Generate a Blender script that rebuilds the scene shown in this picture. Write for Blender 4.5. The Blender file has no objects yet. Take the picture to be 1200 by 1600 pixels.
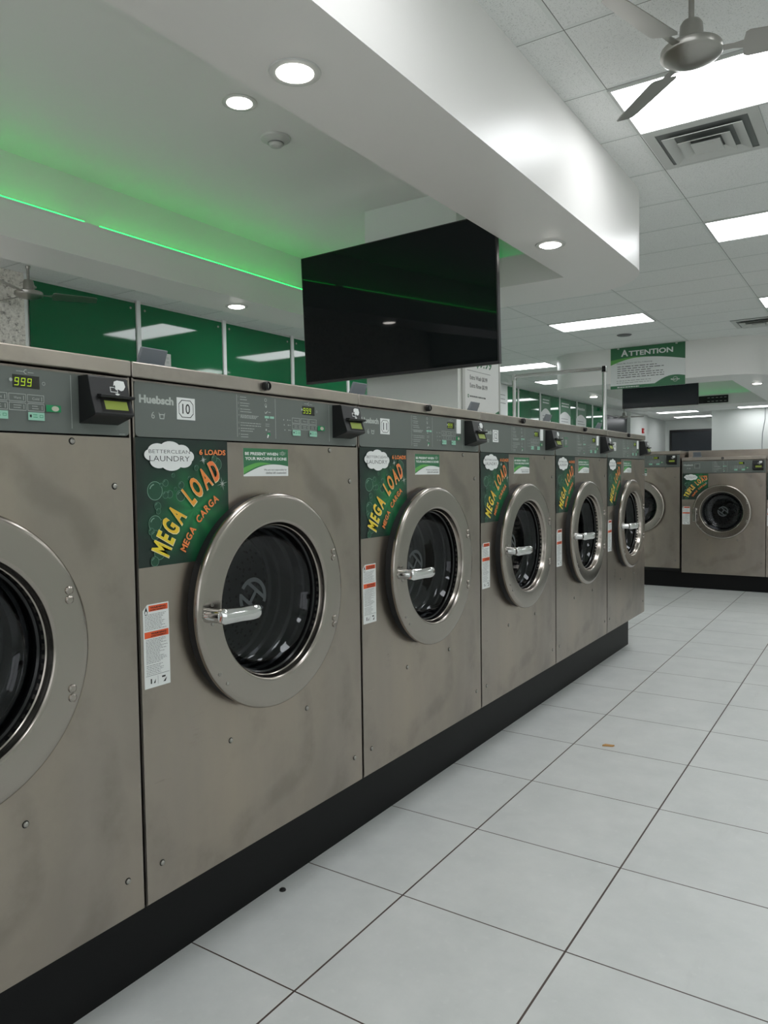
import bpy, bmesh, math, random
from mathutils import Vector, Matrix
random.seed(7)
PI = math.pi
C = bpy.context.scene.collection
scene = bpy.context.scene

# ------------------------------------------------------------------ camera, world, exposure
cam_d = bpy.data.cameras.new('camera'); cam = bpy.data.objects.new('camera', cam_d); C.objects.link(cam)
CAM = Vector((1.3378, -1.0519, 1.1751)); YAW, PITCH, ROLL, FPX = .58470, -.04673, -.01369, 1177.2
_f = Vector((-math.sin(YAW)*math.cos(PITCH), math.cos(YAW)*math.cos(PITCH), math.sin(PITCH)))
_r = Vector((math.cos(YAW), math.sin(YAW), 0)); _u = _r.cross(_f)
_r2 = math.cos(ROLL)*_r + math.sin(ROLL)*_u; _u2 = -math.sin(ROLL)*_r + math.cos(ROLL)*_u
cam.matrix_world = Matrix(((_r2.x, _u2.x, -_f.x, CAM.x), (_r2.y, _u2.y, -_f.y, CAM.y), (_r2.z, _u2.z, -_f.z, CAM.z), (0, 0, 0, 1)))
cam_d.sensor_fit = 'VERTICAL'; cam_d.sensor_height = 24.0; cam_d.lens = FPX/1600*24.0
cam_d.clip_start = .02; cam_d.clip_end = 100
scene.camera = cam
world = bpy.data.worlds.new('world'); scene.world = world; world.use_nodes = True
world.node_tree.nodes['Background'].inputs[0].default_value = (.6, .62, .64, 1)
world.node_tree.nodes['Background'].inputs[1].default_value = 2.2  # fill daylight, enters through the window openings added in the rear wall
vs = scene.view_settings
vs.view_transform = 'Standard'; vs.look = 'None'; vs.gamma = 1; vs.use_curve_mapping = False
vs.exposure = 0.15
scene.cycles.diffuse_bounces = 8; scene.cycles.max_bounces = 14
TROFFER = 6.6      # emission of the ceiling light panels
DOWN = 22.0        # emission of the recessed downlights
LED = 6.5          # emission of the green strips

# ------------------------------------------------------------------ materials
def lin(c):
    return tuple(((v/255)/12.92 if v/255 <= .04045 else ((v/255+.055)/1.055)**2.4) for v in c[:3]) + (1,)
_M = {}
def mat(name, rgb, rough=.5, metal=0.0, spec=.5, emit=0.0, coat=0.0):
    if name in _M: return _M[name]
    m = bpy.data.materials.new(name); m.use_nodes = True
    b = m.node_tree.nodes['Principled BSDF']
    b.inputs['Base Color'].default_value = lin(rgb)
    b.inputs['Roughness'].default_value = rough; b.inputs['Metallic'].default_value = metal
    b.inputs['Specular IOR Level'].default_value = spec
    b.inputs['Coat Weight'].default_value = coat
    if emit:
        b.inputs['Emission Color'].default_value = lin(rgb); b.inputs['Emission Strength'].default_value = emit
    _M[name] = m
    return m
def nodes(m): return m.node_tree.nodes, m.node_tree.links, m.node_tree.nodes['Principled BSDF']
def objcoord(m):
    n, l, b = nodes(m); t = n.new('ShaderNodeTexCoord'); return t.outputs['Object']
def noise(m, scale, detail=3, vec=None, stretch=None, rough=.5):
    n, l, b = nodes(m); t = n.new('ShaderNodeTexNoise'); t.inputs['Scale'].default_value = scale
    t.inputs['Detail'].default_value = detail; t.inputs['Roughness'].default_value = rough
    v = vec or objcoord(m)
    if stretch:
        mp = n.new('ShaderNodeMapping'); mp.inputs['Scale'].default_value = stretch; l.new(v, mp.inputs[0]); v = mp.outputs[0]
    l.new(v, t.inputs['Vector']); return t.outputs['Fac']
def ramp(m, fac, stops):
    n, l, b = nodes(m); r = n.new('ShaderNodeValToRGB'); e = r.color_ramp.elements
    while len(e) < len(stops): e.new(.5)
    for k, (p, c) in enumerate(stops): e[k].position = p; e[k].color = c if len(c) == 4 else lin(c)
    l.new(fac, r.inputs[0]); return r.outputs[0]
def mixc(m, fac, a, b_, mode='MIX'):
    n, l, b = nodes(m); x = n.new('ShaderNodeMix'); x.data_type = 'RGBA'; x.blend_type = mode
    for s, v in ((x.inputs[0], fac), (x.inputs[6], a), (x.inputs[7], b_)):
        if hasattr(v, 'is_linked') or hasattr(v, 'links'): l.new(v, s)
        else: s.default_value = v
    return x.outputs[2]
def math_(m, op, a, b_=0.0, c_=None):
    n, l, b = nodes(m); x = n.new('ShaderNodeMath'); x.operation = op
    for s, v in ((x.inputs[0], a), (x.inputs[1], b_)) + (((x.inputs[2], c_),) if c_ is not None else ()):
        if hasattr(v, 'links'): l.new(v, s)
        else: s.default_value = v
    return x.outputs[0]
def bump(m, h, dist, strength=1.0):
    n, l, b = nodes(m); x = n.new('ShaderNodeBump'); x.inputs['Distance'].default_value = dist; x.inputs['Strength'].default_value = strength
    l.new(h, x.inputs['Height']); l.new(x.outputs[0], b.inputs['Normal'])
def sep(m, v):
    n, l, b = nodes(m); x = n.new('ShaderNodeSeparateXYZ'); l.new(v, x.inputs[0]); return x.outputs
def gridline(m, coord, origin, pitch, half):      # 1 on the line, 0 away from it
    a = math_(m, 'SUBTRACT', coord, origin - pitch/2)
    a = math_(m, 'FLOORED_MODULO', a, pitch)
    a = math_(m, 'SUBTRACT', a, pitch/2); a = math_(m, 'ABSOLUTE', a)
    return math_(m, 'LESS_THAN', a, half)

def steel_mat(name, rgb, rough, tint=(180, 168, 152)):
    m = mat(name, rgb, rough, 1.0); n, l, b = nodes(m)
    oc = objcoord(m)
    n1 = noise(m, 1.0, 5, oc, (3, 3, .9), .6)                 # broad vertical wipe marks
    n2 = noise(m, 2.6, 6, oc, (1, 1, 1), .65)
    n3 = noise(m, 1.0, 3, oc, (220, 9, 900))                  # horizontal brushing
    base = lin(rgb)
    c1 = mixc(m, ramp(m, n1, [(.42, (0, 0, 0, 1)), (.70, (.6, .6, .6, 1))]), base, lin(tint))
    c2 = mixc(m, ramp(m, n2, [(.50, (0, 0, 0, 1)), (.66, (.22, .22, .22, 1))]), c1, tuple(v*.62 for v in base[:3]) + (1,))
    w_ = n.new('ShaderNodeTexWave'); w_.wave_type = 'RINGS'; w_.rings_direction = 'X'; w_.inputs['Scale'].default_value = 1.6; w_.inputs['Distortion'].default_value = 5; w_.inputs['Detail'].default_value = 3; w_.inputs['Detail Scale'].default_value = 1.4
    mp = n.new('ShaderNodeMapping'); mp.inputs['Location'].default_value = (0, -.25, -.55); l.new(oc, mp.inputs[0]); l.new(mp.outputs[0], w_.inputs[0])
    sw = math_(m, 'MULTIPLY', ramp(m, w_.outputs['Fac'], [(.55, (0, 0, 0, 1)), (.95, (1, 1, 1, 1))]), ramp(m, n2, [(.42, (0, 0, 0, 1)), (.6, (.30, .30, .30, 1))]))
    c2 = mixc(m, sw, c2, tuple(v*.5 for v in base[:3]) + (1,))
    l.new(c2, b.inputs['Base Color'])
    r = math_(m, 'MULTIPLY_ADD', n2, .22, rough - .11); r = math_(m, 'MULTIPLY_ADD', n3, .10, r)
    l.new(r, b.inputs['Roughness'])
    n4 = noise(m, 1.0, 2, oc, (2.2, 2.2, 2.0))
    hh = math_(m, 'MULTIPLY_ADD', n3, .012, n4)
    bump(m, hh, .012, .6)
    return m
M_STEEL = steel_mat('brushed_steel', (164, 155, 146), .27)
M_TRIM = steel_mat('trim_steel', (174, 166, 157), .32)
M_RING = mat('door_steel', (166, 159, 151), .24, 1.0)
_n = noise(M_RING, 5, 5, None, (1, 1, 1)); nodes(M_RING)[1].new(math_(M_RING, 'MULTIPLY_ADD', _n, .20, .10), nodes(M_RING)[2].inputs['Roughness'])
M_CHROME = mat('chrome', (214, 214, 212), .09, 1.0)
M_NICKEL = mat('brushed_nickel', (168, 166, 160), .30, 1.0)
M_BLACK = mat('black_rubber', (20, 20, 21), .55)
M_BLKGL = mat('glossy_black_rubber', (16, 16, 17), .16)
M_BLKPL = mat('black_plastic', (17, 18, 19), .38)
M_GAP = mat('dark_gap', (12, 11, 10), .8)
M_PANEL = mat('control_panel_grey', (100, 106, 101), .42)
M_DRUM = mat('drum_steel', (60, 60, 60), .36, .6)
_n, _l, _b = nodes(M_DRUM); _v = _n.new('ShaderNodeTexVoronoi'); _v.inputs['Scale'].default_value = 60; _l.new(objcoord(M_DRUM), _v.inputs['Vector'])
_l.new(ramp(M_DRUM, _v.outputs['Distance'], [(.25, (.006, .006, .006, 1)), (.33, (.07, .07, .072, 1))]), _b.inputs['Base Color'])
M_WHITE = mat('white_print', (226, 228, 226), .45)
M_TAG = mat('white_tag', (236, 238, 236), .5)
M_OFFW = mat('pale_print', (176, 182, 176), .5)
M_INK = mat('black_ink', (22, 22, 22), .5)
M_GREYINK = mat('grey_ink', (104, 106, 106), .5)
M_ORANGE = mat('warning_orange', (226, 88, 40), .45)
M_RED = mat('red_print', (206, 58, 34), .45)
M_MINT = mat('mint_key', (150, 200, 178), .5)
M_GREEN = mat('key_green', (18, 138, 84), .5)
M_SIGN = mat('sign_green', (50, 112, 74), .45)
M_SIGNL = mat('sign_light_green', (96, 168, 82), .45)
M_LCD = mat('lcd_green', (126, 142, 42), .4, emit=.08)
M_SEG = mat('segment_lit', (176, 206, 30), .4, emit=.38)
M_DISP = mat('display_dark', (34, 36, 26), .25)
M_LEDE = mat('green_led', (10, 255, 84), .4, emit=LED)
M_LEDE2 = mat('green_led_dim', (20, 220, 110), .4, emit=2.0)
M_PANELLIGHT = mat('light_diffuser', (250, 252, 255), .5, emit=TROFFER)
M_DOWN = mat('downlight_lens', (255, 250, 242), .5, emit=DOWN)
M_METALW = mat('white_enamel', (196, 198, 194), .45)
M_GREYPL = mat('grey_plastic', (118, 124, 130), .4)
M_SCREEN = mat('screen_black', (8, 15, 17), .03, spec=.2)
M_BEZEL = mat('bezel_black', (14, 14, 15), .35)
M_BOARD = mat('dark_board', (38, 44, 50), .22)
M_BUB = mat('bubble_pale', (120, 156, 136), .5); M_BUBF = mat('bubble_fill', (26, 74, 52), .5)
M_CREAM = mat('letter_edge', (236, 222, 178), .5)
LET = [mat('letter_tone_%s' % 'abcdefgh'[i], tuple(int(a+(b_-a)*i/7) for a, b_ in zip((232, 206, 52), (232, 122, 64))), .5) for i in range(8)]
M_LORANGE = mat('letter_orange', (232, 132, 70), .5)

# painted plaster and soffit
M_WALL = mat('white_wall_paint', (228, 232, 228), .55)
bump(M_WALL, noise(M_WALL, 60, 3), .0015, .5)
M_SOFF = mat('soffit_paint', (236, 234, 231), .34)
bump(M_SOFF, noise(M_SOFF, 1.3, 2), .02, .35)
M_CEILR = mat('recess_paint', (236, 236, 233), .5)
# back-painted green glass
M_GGLASS = mat('green_back_painted_glass', (6, 104, 60), .05, spec=.6)
M_POST = mat('white_post', (232, 234, 232), .4)
# acoustic tile ceiling
def ceiling_mat():
    m = mat('acoustic_tile', (190, 195, 190), .85); n, l, b = nodes(m); oc = objcoord(m); s = sep(m, oc)
    sp = noise(m, 230, 2, oc); c = ramp(m, sp, [(.30, (192, 194, 191)), (.42, (240, 241, 239))])
    sp2 = noise(m, 1.4, 3, oc); c = mixc(m, math_(m, 'MULTIPLY', sp2, .18), c, lin((190, 194, 190)))
    gx = gridline(m, s[0], .175, 1.184, .012); gy = gridline(m, s[1], 2.104, .592, .012)
    dx = gridline(m, s[0], .187, 1.184, .0022); dy = gridline(m, s[1], 2.116, .592, .0022)  # thin shadow line of the tile step, painted beside each T-bar
    g = math_(m, 'MAXIMUM', gx, gy); d = math_(m, 'MAXIMUM', dx, dy)
    c = mixc(m, g, c, lin((226, 229, 226))); c = mixc(m, d, c, lin((132, 134, 130)))
    l.new(c, b.inputs['Base Color'])
    bump(m, sp, .003, .6)
    return m
M_CEIL = ceiling_mat()
def floor_mat():
    m = mat('grey_floor_tile', (180, 184, 180), .42, spec=.45); n, l, b = nodes(m); oc = objcoord(m); s = sep(m, oc)
    n1 = noise(m, 5, 6, oc, (1, 1, 1), .65); n2 = noise(m, 38, 4, oc); n3 = noise(m, 1.0, 5, oc, (9, 2, 1), .7)
    c = ramp(m, n1, [(.30, (200, 203, 201)), (.68, (213, 215, 213))])
    c = mixc(m, ramp(m, n2, [(.62, (0, 0, 0, 1)), (.80, (.35, .35, .35, 1))]), c, lin((226, 227, 225)))
    c = mixc(m, ramp(m, n3, [(.60, (0, 0, 0, 1)), (.78, (.28, .28, .28, 1))]), c, lin((182, 183, 180)))
    gx = gridline(m, s[0], .2296, .4724, .0026); gy = gridline(m, s[1], .2224, .4684, .0020)
    g = math_(m, 'MAXIMUM', gx, gy)
    c = mixc(m, g, c, lin((74, 62, 56))); l.new(c, b.inputs['Base Color'])
    l.new(math_(m, 'MULTIPLY_ADD', n1, .14, .34), b.inputs['Roughness'])
    bump(m, math_(m, 'SUBTRACT', math_(m, 'MULTIPLY', n1, .12), g), .0012, .7)
    return m
M_FLOOR = floor_mat()
def terrazzo():
    m = mat('speckled_stone', (176, 172, 162), .45); n, l, b = nodes(m); oc = objcoord(m)
    n1 = noise(m, 34, 4, oc, (1, 1, 1), .7)
    l.new(ramp(m, n1, [(.36, (142, 138, 132)), (.44, (214, 209, 200)), (.62, (240, 236, 228))]), b.inputs['Base Color'])
    bump(m, n1, .004, .5); return m
M_STONE = terrazzo()
def plinth_mat():
    m = mat('black_plinth', (8, 9, 10), .5, spec=.25); n, l, b = nodes(m); oc = objcoord(m); s = sep(m, oc)
    n1 = noise(m, 22, 5, oc, (1, 1, .6), .7)
    near = math_(m, 'GREATER_THAN', s[2], .222)
    f = math_(m, 'MULTIPLY', near, ramp(m, n1, [(.46, (0, 0, 0, 1)), (.60, (.8, .8, .8, 1))]))
    l.new(mixc(m, f, lin((8, 9, 10)), lin((88, 52, 36))), b.inputs['Base Color']); return m
M_PLINTH = plinth_mat()
def glass_mat():
    m = bpy.data.materials.new('dark_door_glass'); m.use_nodes = True; n = m.node_tree.nodes; l = m.node_tree.links
    for x in list(n): n.remove(x)
    o = n.new('ShaderNodeOutputMaterial'); t = n.new('ShaderNodeBsdfTransparent'); t.inputs[0].default_value = (.5, .52, .54, 1)
    g = n.new('ShaderNodeBsdfGlossy'); g.inputs['Roughness'].default_value = .03; g.inputs[0].default_value = (.9, .92, .94, 1)
    lw = n.new('ShaderNodeLayerWeight'); lw.inputs[0].default_value = .5; mx = n.new('ShaderNodeMixShader')
    pw = n.new('ShaderNodeMath'); pw.operation = 'POWER'; pw.inputs[1].default_value = 4.5; l.new(lw.outputs['Facing'], pw.inputs[0])
    fr = n.new('ShaderNodeMath'); fr.operation = 'MULTIPLY_ADD'; fr.inputs[1].default_value = .6; fr.inputs[2].default_value = .035; l.new(pw.outputs[0], fr.inputs[0])
    l.new(fr.outputs[0], mx.inputs[0]); l.new(t.outputs[0], mx.inputs[1]); l.new(g.outputs[0], mx.inputs[2]); l.new(mx.outputs[0], o.inputs[0])
    return m
M_GLASS = glass_mat()
def sticker_mat():
    m = mat('green_burst_print', (20, 70, 50), .42); n, l, b = nodes(m); oc = objcoord(m)
    mp = n.new('ShaderNodeMapping'); mp.inputs['Location'].default_value = (0, -.165, -1.105); l.new(oc, mp.inputs[0])
    s = sep(m, mp.outputs[0])
    r = math_(m, 'SQRT', math_(m, 'ADD', math_(m, 'POWER', s[1], 2), math_(m, 'POWER', s[2], 2)))
    ang = math_(m, 'ARCTAN2', s[2], s[1])
    rays = math_(m, 'MULTIPLY', math_(m, 'SINE', math_(m, 'MULTIPLY', ang, 9)), .016)
    r2 = math_(m, 'ADD', r, rays)
    l.new(ramp(m, math_(m, 'MULTIPLY', r2, 6), [(.0, (26, 122, 66)), (.35, (18, 90, 52)), (.72, (14, 54, 38)), (1.0, (18, 38, 31))]), b.inputs['Base Color'])
    return m
M_BURST = sticker_mat()

# ------------------------------------------------------------------ mesh helpers
class MB:
    def __init__(s): s.v = []; s.f = []; s.m = []; s.mats = []
    def mi(s, m):
        if m not in s.mats: s.mats.append(m)
        return s.mats.index(m)
    def add(s, vs_, fs, m):
        o = len(s.v); s.v += [tuple(v) for v in vs_]; k = s.mi(m)
        for f in fs: s.f.append(tuple(i+o for i in f)); s.m.append(k)
        return s
    def box(s, a, b, m):
        x0, y0, z0 = a; x1, y1, z1 = b
        v = [(x0, y0, z0), (x1, y0, z0), (x1, y1, z0), (x0, y1, z0), (x0, y0, z1), (x1, y0, z1), (x1, y1, z1), (x0, y1, z1)]
        return s.add(v, [(0, 3, 2, 1), (4, 5, 6, 7), (0, 1, 5, 4), (1, 2, 6, 5), (2, 3, 7, 6), (3, 0, 4, 7)], m)
    def prism(s, poly, d, m):            # poly = list of 3D points, d = extrusion vector
        n = len(poly); d = Vector(d); v = [Vector(p) for p in poly]; v += [p+d for p in v]
        return s.add(v, [tuple(range(n))[::-1], tuple(range(n, 2*n))] + [(i, (i+1) % n, (i+1) % n+n, i+n) for i in range(n)], m)
    def lathe(s, prof, m, c=(0, 0, 0), axis=0, n=64, cap0=False, cap1=False):
        vs_ = []; k = len(prof)
        for i in range(n):
            a = 2*PI*i/n; ca, sa = math.cos(a), math.sin(a)
            for h, r in prof:
                p = [h, r*ca, r*sa] if axis == 0 else ([r*ca, h, r*sa] if axis == 1 else [r*ca, r*sa, h])
                vs_.append((p[0]+c[0], p[1]+c[1], p[2]+c[2]))
        fs = [(i*k+j, ((i+1) % n)*k+j, ((i+1) % n)*k+j+1, i*k+j+1) for i in range(n) for j in range(k-1)]
        if cap0: fs.append(tuple(i*k for i in range(n))[::-1])
        if cap1: fs.append(tuple(i*k+k-1 for i in range(n)))
        return s.add(vs_, fs, m)
    def tube(s, pts, r, m, n=10):
        pts = [Vector(p) for p in pts]; rs = r if isinstance(r, (list, tuple)) else [r]*len(pts); vs_ = []
        for i, p in enumerate(pts):
            t = (pts[min(i+1, len(pts)-1)] - pts[max(i-1, 0)]).normalized()
            a = t.orthogonal().normalized() if i == 0 else (prev - t*prev.dot(t)).normalized()
            prev = a; b = t.cross(a)
            for k in range(n):
                w = 2*PI*k/n; vs_.append(p + (a*math.cos(w)+b*math.sin(w))*rs[i])
        fs = [(i*n+k, i*n+(k+1) % n, (i+1)*n+(k+1) % n, (i+1)*n+k) for i in range(len(pts)-1) for k in range(n)]
        fs += [tuple(range(n))[::-1], tuple(range((len(pts)-1)*n, len(pts)*n))]
        return s.add(vs_, fs, m)
    def build(s, name, parent=None, smooth=35, bevel=0, matrix=None):
        me = bpy.data.meshes.new(name); me.from_pydata(s.v, [], s.f)
        for m in s.mats: me.materials.append(m)
        me.polygons.foreach_set('material_index', s.m)
        bm = bmesh.new(); bm.from_mesh(me); bmesh.ops.remove_doubles(bm, verts=bm.verts, dist=1e-6) if bevel else None
        if bevel != -1: bmesh.ops.recalc_face_normals(bm, faces=bm.faces)
        bm.to_mesh(me); bm.free()
        if smooth:
            me.polygons.foreach_set('use_smooth', [True]*len(me.polygons)); me.set_sharp_from_angle(angle=math.radians(smooth))
        me.update()
        o = bpy.data.objects.new(name, me); C.objects.link(o)
        if parent: o.parent = parent
        if bevel > 0:
            md = o.modifiers.new('bevel', 'BEVEL'); md.width = bevel; md.segments = 2; md.limit_method = 'ANGLE'; md.harden_normals = False
        if matrix is not None: o.matrix_local = matrix
        return o

def thing(name, label, cat, loc=(0, 0, 0), rz=0, group=None):
    o = bpy.data.objects.new(name, None); C.objects.link(o); o.empty_display_size = .1
    o.location = loc; o.rotation_euler = (0, 0, rz)
    o['label'] = label; o['category'] = cat
    if group: o['group'] = group
    return o
def tag(o, label, cat, group=None):
    o['label'] = label; o['category'] = cat
    if group: o['group'] = group
    return o
def struct(o): o['kind'] = 'structure'; return o
def dup(root, loc, rz, label, group=None):
    r = root.copy(); C.objects.link(r); r.location = loc; r.rotation_euler = (0, 0, rz); r['label'] = label
    if group: r['group'] = group
    for ch in list(root.children):
        c = ch.copy(); C.objects.link(c); c.parent = r
        for g in list(ch.children):
            d = g.copy(); C.objects.link(d); d.parent = c
    return r

# ------------------------------------------------------------------ flat printed art (stickers, signs)
_T = {}
def text_geo(s, off=0.0):
    k = (s, round(off, 4))
    if k not in _T:
        cu = bpy.data.curves.new('t', 'FONT'); cu.body = s; cu.size = 1; cu.offset = off; cu.resolution_u = 3
        o = bpy.data.objects.new('t', cu); C.objects.link(o); bpy.context.view_layer.update()
        me = bpy.data.meshes.new_from_object(o.evaluated_get(bpy.context.evaluated_depsgraph_get()))
        v = [(p.co.x, p.co.y) for p in me.vertices]; f = [tuple(p.vertices) for p in me.polygons]
        bpy.data.objects.remove(o); bpy.data.curves.remove(cu); bpy.data.meshes.remove(me)
        _T[k] = (v, f)
    return _T[k]
class Art:
    """2D shapes in (u, v) laid on a surface: origin + u*U + v*V, each shape a hair above the one before"""
    def __init__(s, origin, U, V, mb=None, base=0.0004, step=0.00004):
        s.o = Vector(origin); s.U = Vector(U).normalized(); s.V = Vector(V).normalized(); s.N = s.U.cross(s.V)
        s.mb = mb or MB(); s.h = base; s.step = step
    def p(s, u, v): return s.o + s.U*u + s.V*v + s.N*s.h
    def poly(s, pts, m, hold=False):
        s.mb.add([s.p(u, v) for u, v in pts], [tuple(range(len(pts)))], m)
        if not hold: s.h += s.step
        return s
    def rect(s, u0, v0, u1, v1, m, hold=False): return s.poly([(u0, v0), (u1, v0), (u1, v1), (u0, v1)], m, hold)
    def ell(s, u, v, ru, rv, m, n=24): return s.poly([(u+ru*math.cos(2*PI*k/n), v+rv*math.sin(2*PI*k/n)) for k in range(n)], m)
    def ring(s, u, v, r0, r1, m, a0=0, a1=2*PI, n=24):
        ps = []
        for k in range(n+1):
            a = a0+(a1-a0)*k/n; ps += [s.p(u+r0*math.cos(a), v+r0*math.sin(a)), s.p(u+r1*math.cos(a), v+r1*math.sin(a))]
        s.mb.add(ps, [(2*k, 2*k+1, 2*k+3, 2*k+2) for k in range(n)], m); s.h += s.step; return s
    def frame(s, u0, v0, u1, v1, w, m):
        for a in ((u0, v0, u1, v0+w), (u0, v1-w, u1, v1), (u0, v0, u0+w, v1), (u1-w, v0, u1, v1)): s.rect(*a, m, True)
        s.h += s.step; return s
    def text(s, t, u, v, size, m, off=0.0, width=None, height=None, rot=0, align='l'):
        vs_, fs = text_geo(t, off)
        if not vs_: return s
        x0 = min(a for a, b in vs_); x1 = max(a for a, b in vs_); y0 = min(b for a, b in vs_); y1 = max(b for a, b in vs_)
        sx = size if width is None else width/(x1-x0); sy = size if height is None else height/(y1-y0)
        ax = x0 if align == 'l' else ((x0+x1)/2 if align == 'c' else x1)
        ay = 0 if align != 'c' else (y0+y1)/2
        cr, sr = math.cos(rot), math.sin(rot); out = []
        for a, b in vs_:
            a = (a-ax)*sx; b = (b-ay)*sy; out.append(s.p(u+a*cr-b*sr, v+a*sr+b*cr))
        s.mb.add(out, fs, m); s.h += s.step; return s
    def lines(s, u0, u1, v0, v1, n, th, m, rag=.25, seed=1):       # rows of print too small to read
        r = random.Random(seed)
        for k in range(n):
            v = v0+(v1-v0)*k/max(1, n-1); e = u1-(u1-u0)*rag*r.random(); u = u0
            while u < e:
                w = (u1-u0)*r.uniform(.04, .13); s.rect(u, v-th/2, min(u+w, e), v+th/2, m, True); u += w+(u1-u0)*.022
        s.h += s.step; return s

# ================================================================== THE SETTING
CZ, SZ = 3.05, 2.524
def one(name, fn, **k):
    mb = MB(); fn(mb); return struct(mb.build(name, **k))
struct(MB().box((-5.6, -3.2, -.08), (4.0, 28.0, 0), M_FLOOR).build('floor', smooth=0))
struct(MB().box((-5.6, -3.2, CZ), (4.0, 28.0, CZ+.1), M_CEIL).build('ceiling', smooth=0))
struct(MB().box((-5.40, -3.2, 0), (-5.215, 28.0, CZ), M_WALL).build('wall_left', smooth=0))
struct(MB().box((3.7, -3.2, 0), (3.9, 28.0, CZ), M_WALL).build('wall_right', smooth=0))
# wall behind the viewer: window openings added to brighten the ceiling
_mb = MB().box((-5.6, -3.2, 0), (4.0, -3.0, .5), M_WALL).box((-5.6, -3.2, 2.45), (4.0, -3.0, CZ), M_WALL)
for x in (-5.6, -2.5, .55, 3.5): _mb.box((x, -3.2, .5), (x+.5, -3.0, 2.45), M_WALL)
struct(_mb.build('wall_rear', smooth=0))
for k, x in enumerate((-5.1, -2.0, 1.05)):
    w = 2.6 if k < 2 else 2.45; _mb = MB()
    for a in (((x, -3.14, .5), (x+w, -3.06, .56)), ((x, -3.14, 2.39), (x+w, -3.06, 2.45)), ((x, -3.14, .56), (x+.05, -3.06, 2.39)), ((x+w-.05, -3.14, .56), (x+w, -3.06, 2.39)), ((x+w/2-.02, -3.13, .56), (x+w/2+.02, -3.07, 2.39))): _mb.box(*a, M_NICKEL)
    struct(_mb.build('window_%d' % (20+k), smooth=0))  # unseen frames set in the added light openings
struct(MB().box((-5.6, 27.3, 0), (4.0, 27.5, CZ), M_WALL).build('wall_far', smooth=0))
struct(MB().box((-3.01, 23.6, 0), (3.7, 23.75, CZ), M_WALL).build('wall_partition', smooth=0))
struct(MB().box((-5.215, 22.35, 0), (-5.10, 24.4, CZ), M_WALL).build('wall_pilaster', smooth=0))
# speckled stone pier at the near end of the green glass wall
struct(MB().box((-5.214, -2.99, 0), (-5.13, 2.90, CZ-.001), M_STONE).box((-5.215, 2.90, 0), (-5.125, 2.925, CZ-.001), M_POST).build('wall_stone_pier', smooth=0))

# green glass panels and their posts
PY0, PP, NP_ = 2.96, 1.2345, 14
for k in range(NP_):
    y0 = PY0+PP*k+.03; y1 = PY0+PP*(k+1)-.03
    mb = MB().box((-5.205, y0, .02), (-5.193, y1, CZ-.03), M_GGLASS)
    for (a, b) in ((y0+.06, CZ-.09), (y1-.06, CZ-.09), (y0+.06, .3), (y1-.06, .3)):
        mb.lathe([(-5.193, .012), (-5.188, .012), (-5.186, .008)], M_NICKEL, (0, a, b), 0, 12, cap1=True)
    struct(mb.build('window_%d' % (k+1)))
    struct(MB().box((-5.214, y1+.005, 0), (-5.175, y1+.055, CZ-.002), M_POST).build('trim_%d' % (k+1), bevel=.003))
# dark glazing past the last green panel
struct(MB().box((-5.205, 20.3, .9), (-5.19, 22.3, 2.80), M_BOARD).box((-5.21, 20.26, .86), (-5.185, 20.30, 2.84), M_BEZEL).box((-5.21, 20.3, 2.8), (-5.185, 22.3, 2.84), M_BEZEL).build('window_15', smooth=0))
# dark window in the far wall
mb = MB().box((-5.0, 27.27, .9), (-2.9, 27.29, 2.63), M_BOARD)
for a in (((-5.06, 27.24, 2.63), (-2.84, 27.299, 2.70)), ((-5.06, 27.24, .83), (-2.84, 27.299, .9)), ((-5.06, 27.24, .9), (-5.0, 27.299, 2.63)), ((-2.9, 27.24, .9), (-2.84, 27.299, 2.63))): mb.box(*a, M_BEZEL)
struct(mb.build('window_16', smooth=0))
# cable crack on the partition wall is a hanging white wire
tag(MB().tube([(-1.55, 23.585, 3.04), (-1.56, 23.588, 2.7), (-1.62, 23.588, 2.3), (-1.63, 23.588, 1.9), (-1.63, 23.588, 1.2)], .008, M_GREYPL, 6).build('cable'),
    'thin grey cable hanging down the white partition wall behind the end washers', 'cable')

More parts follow.
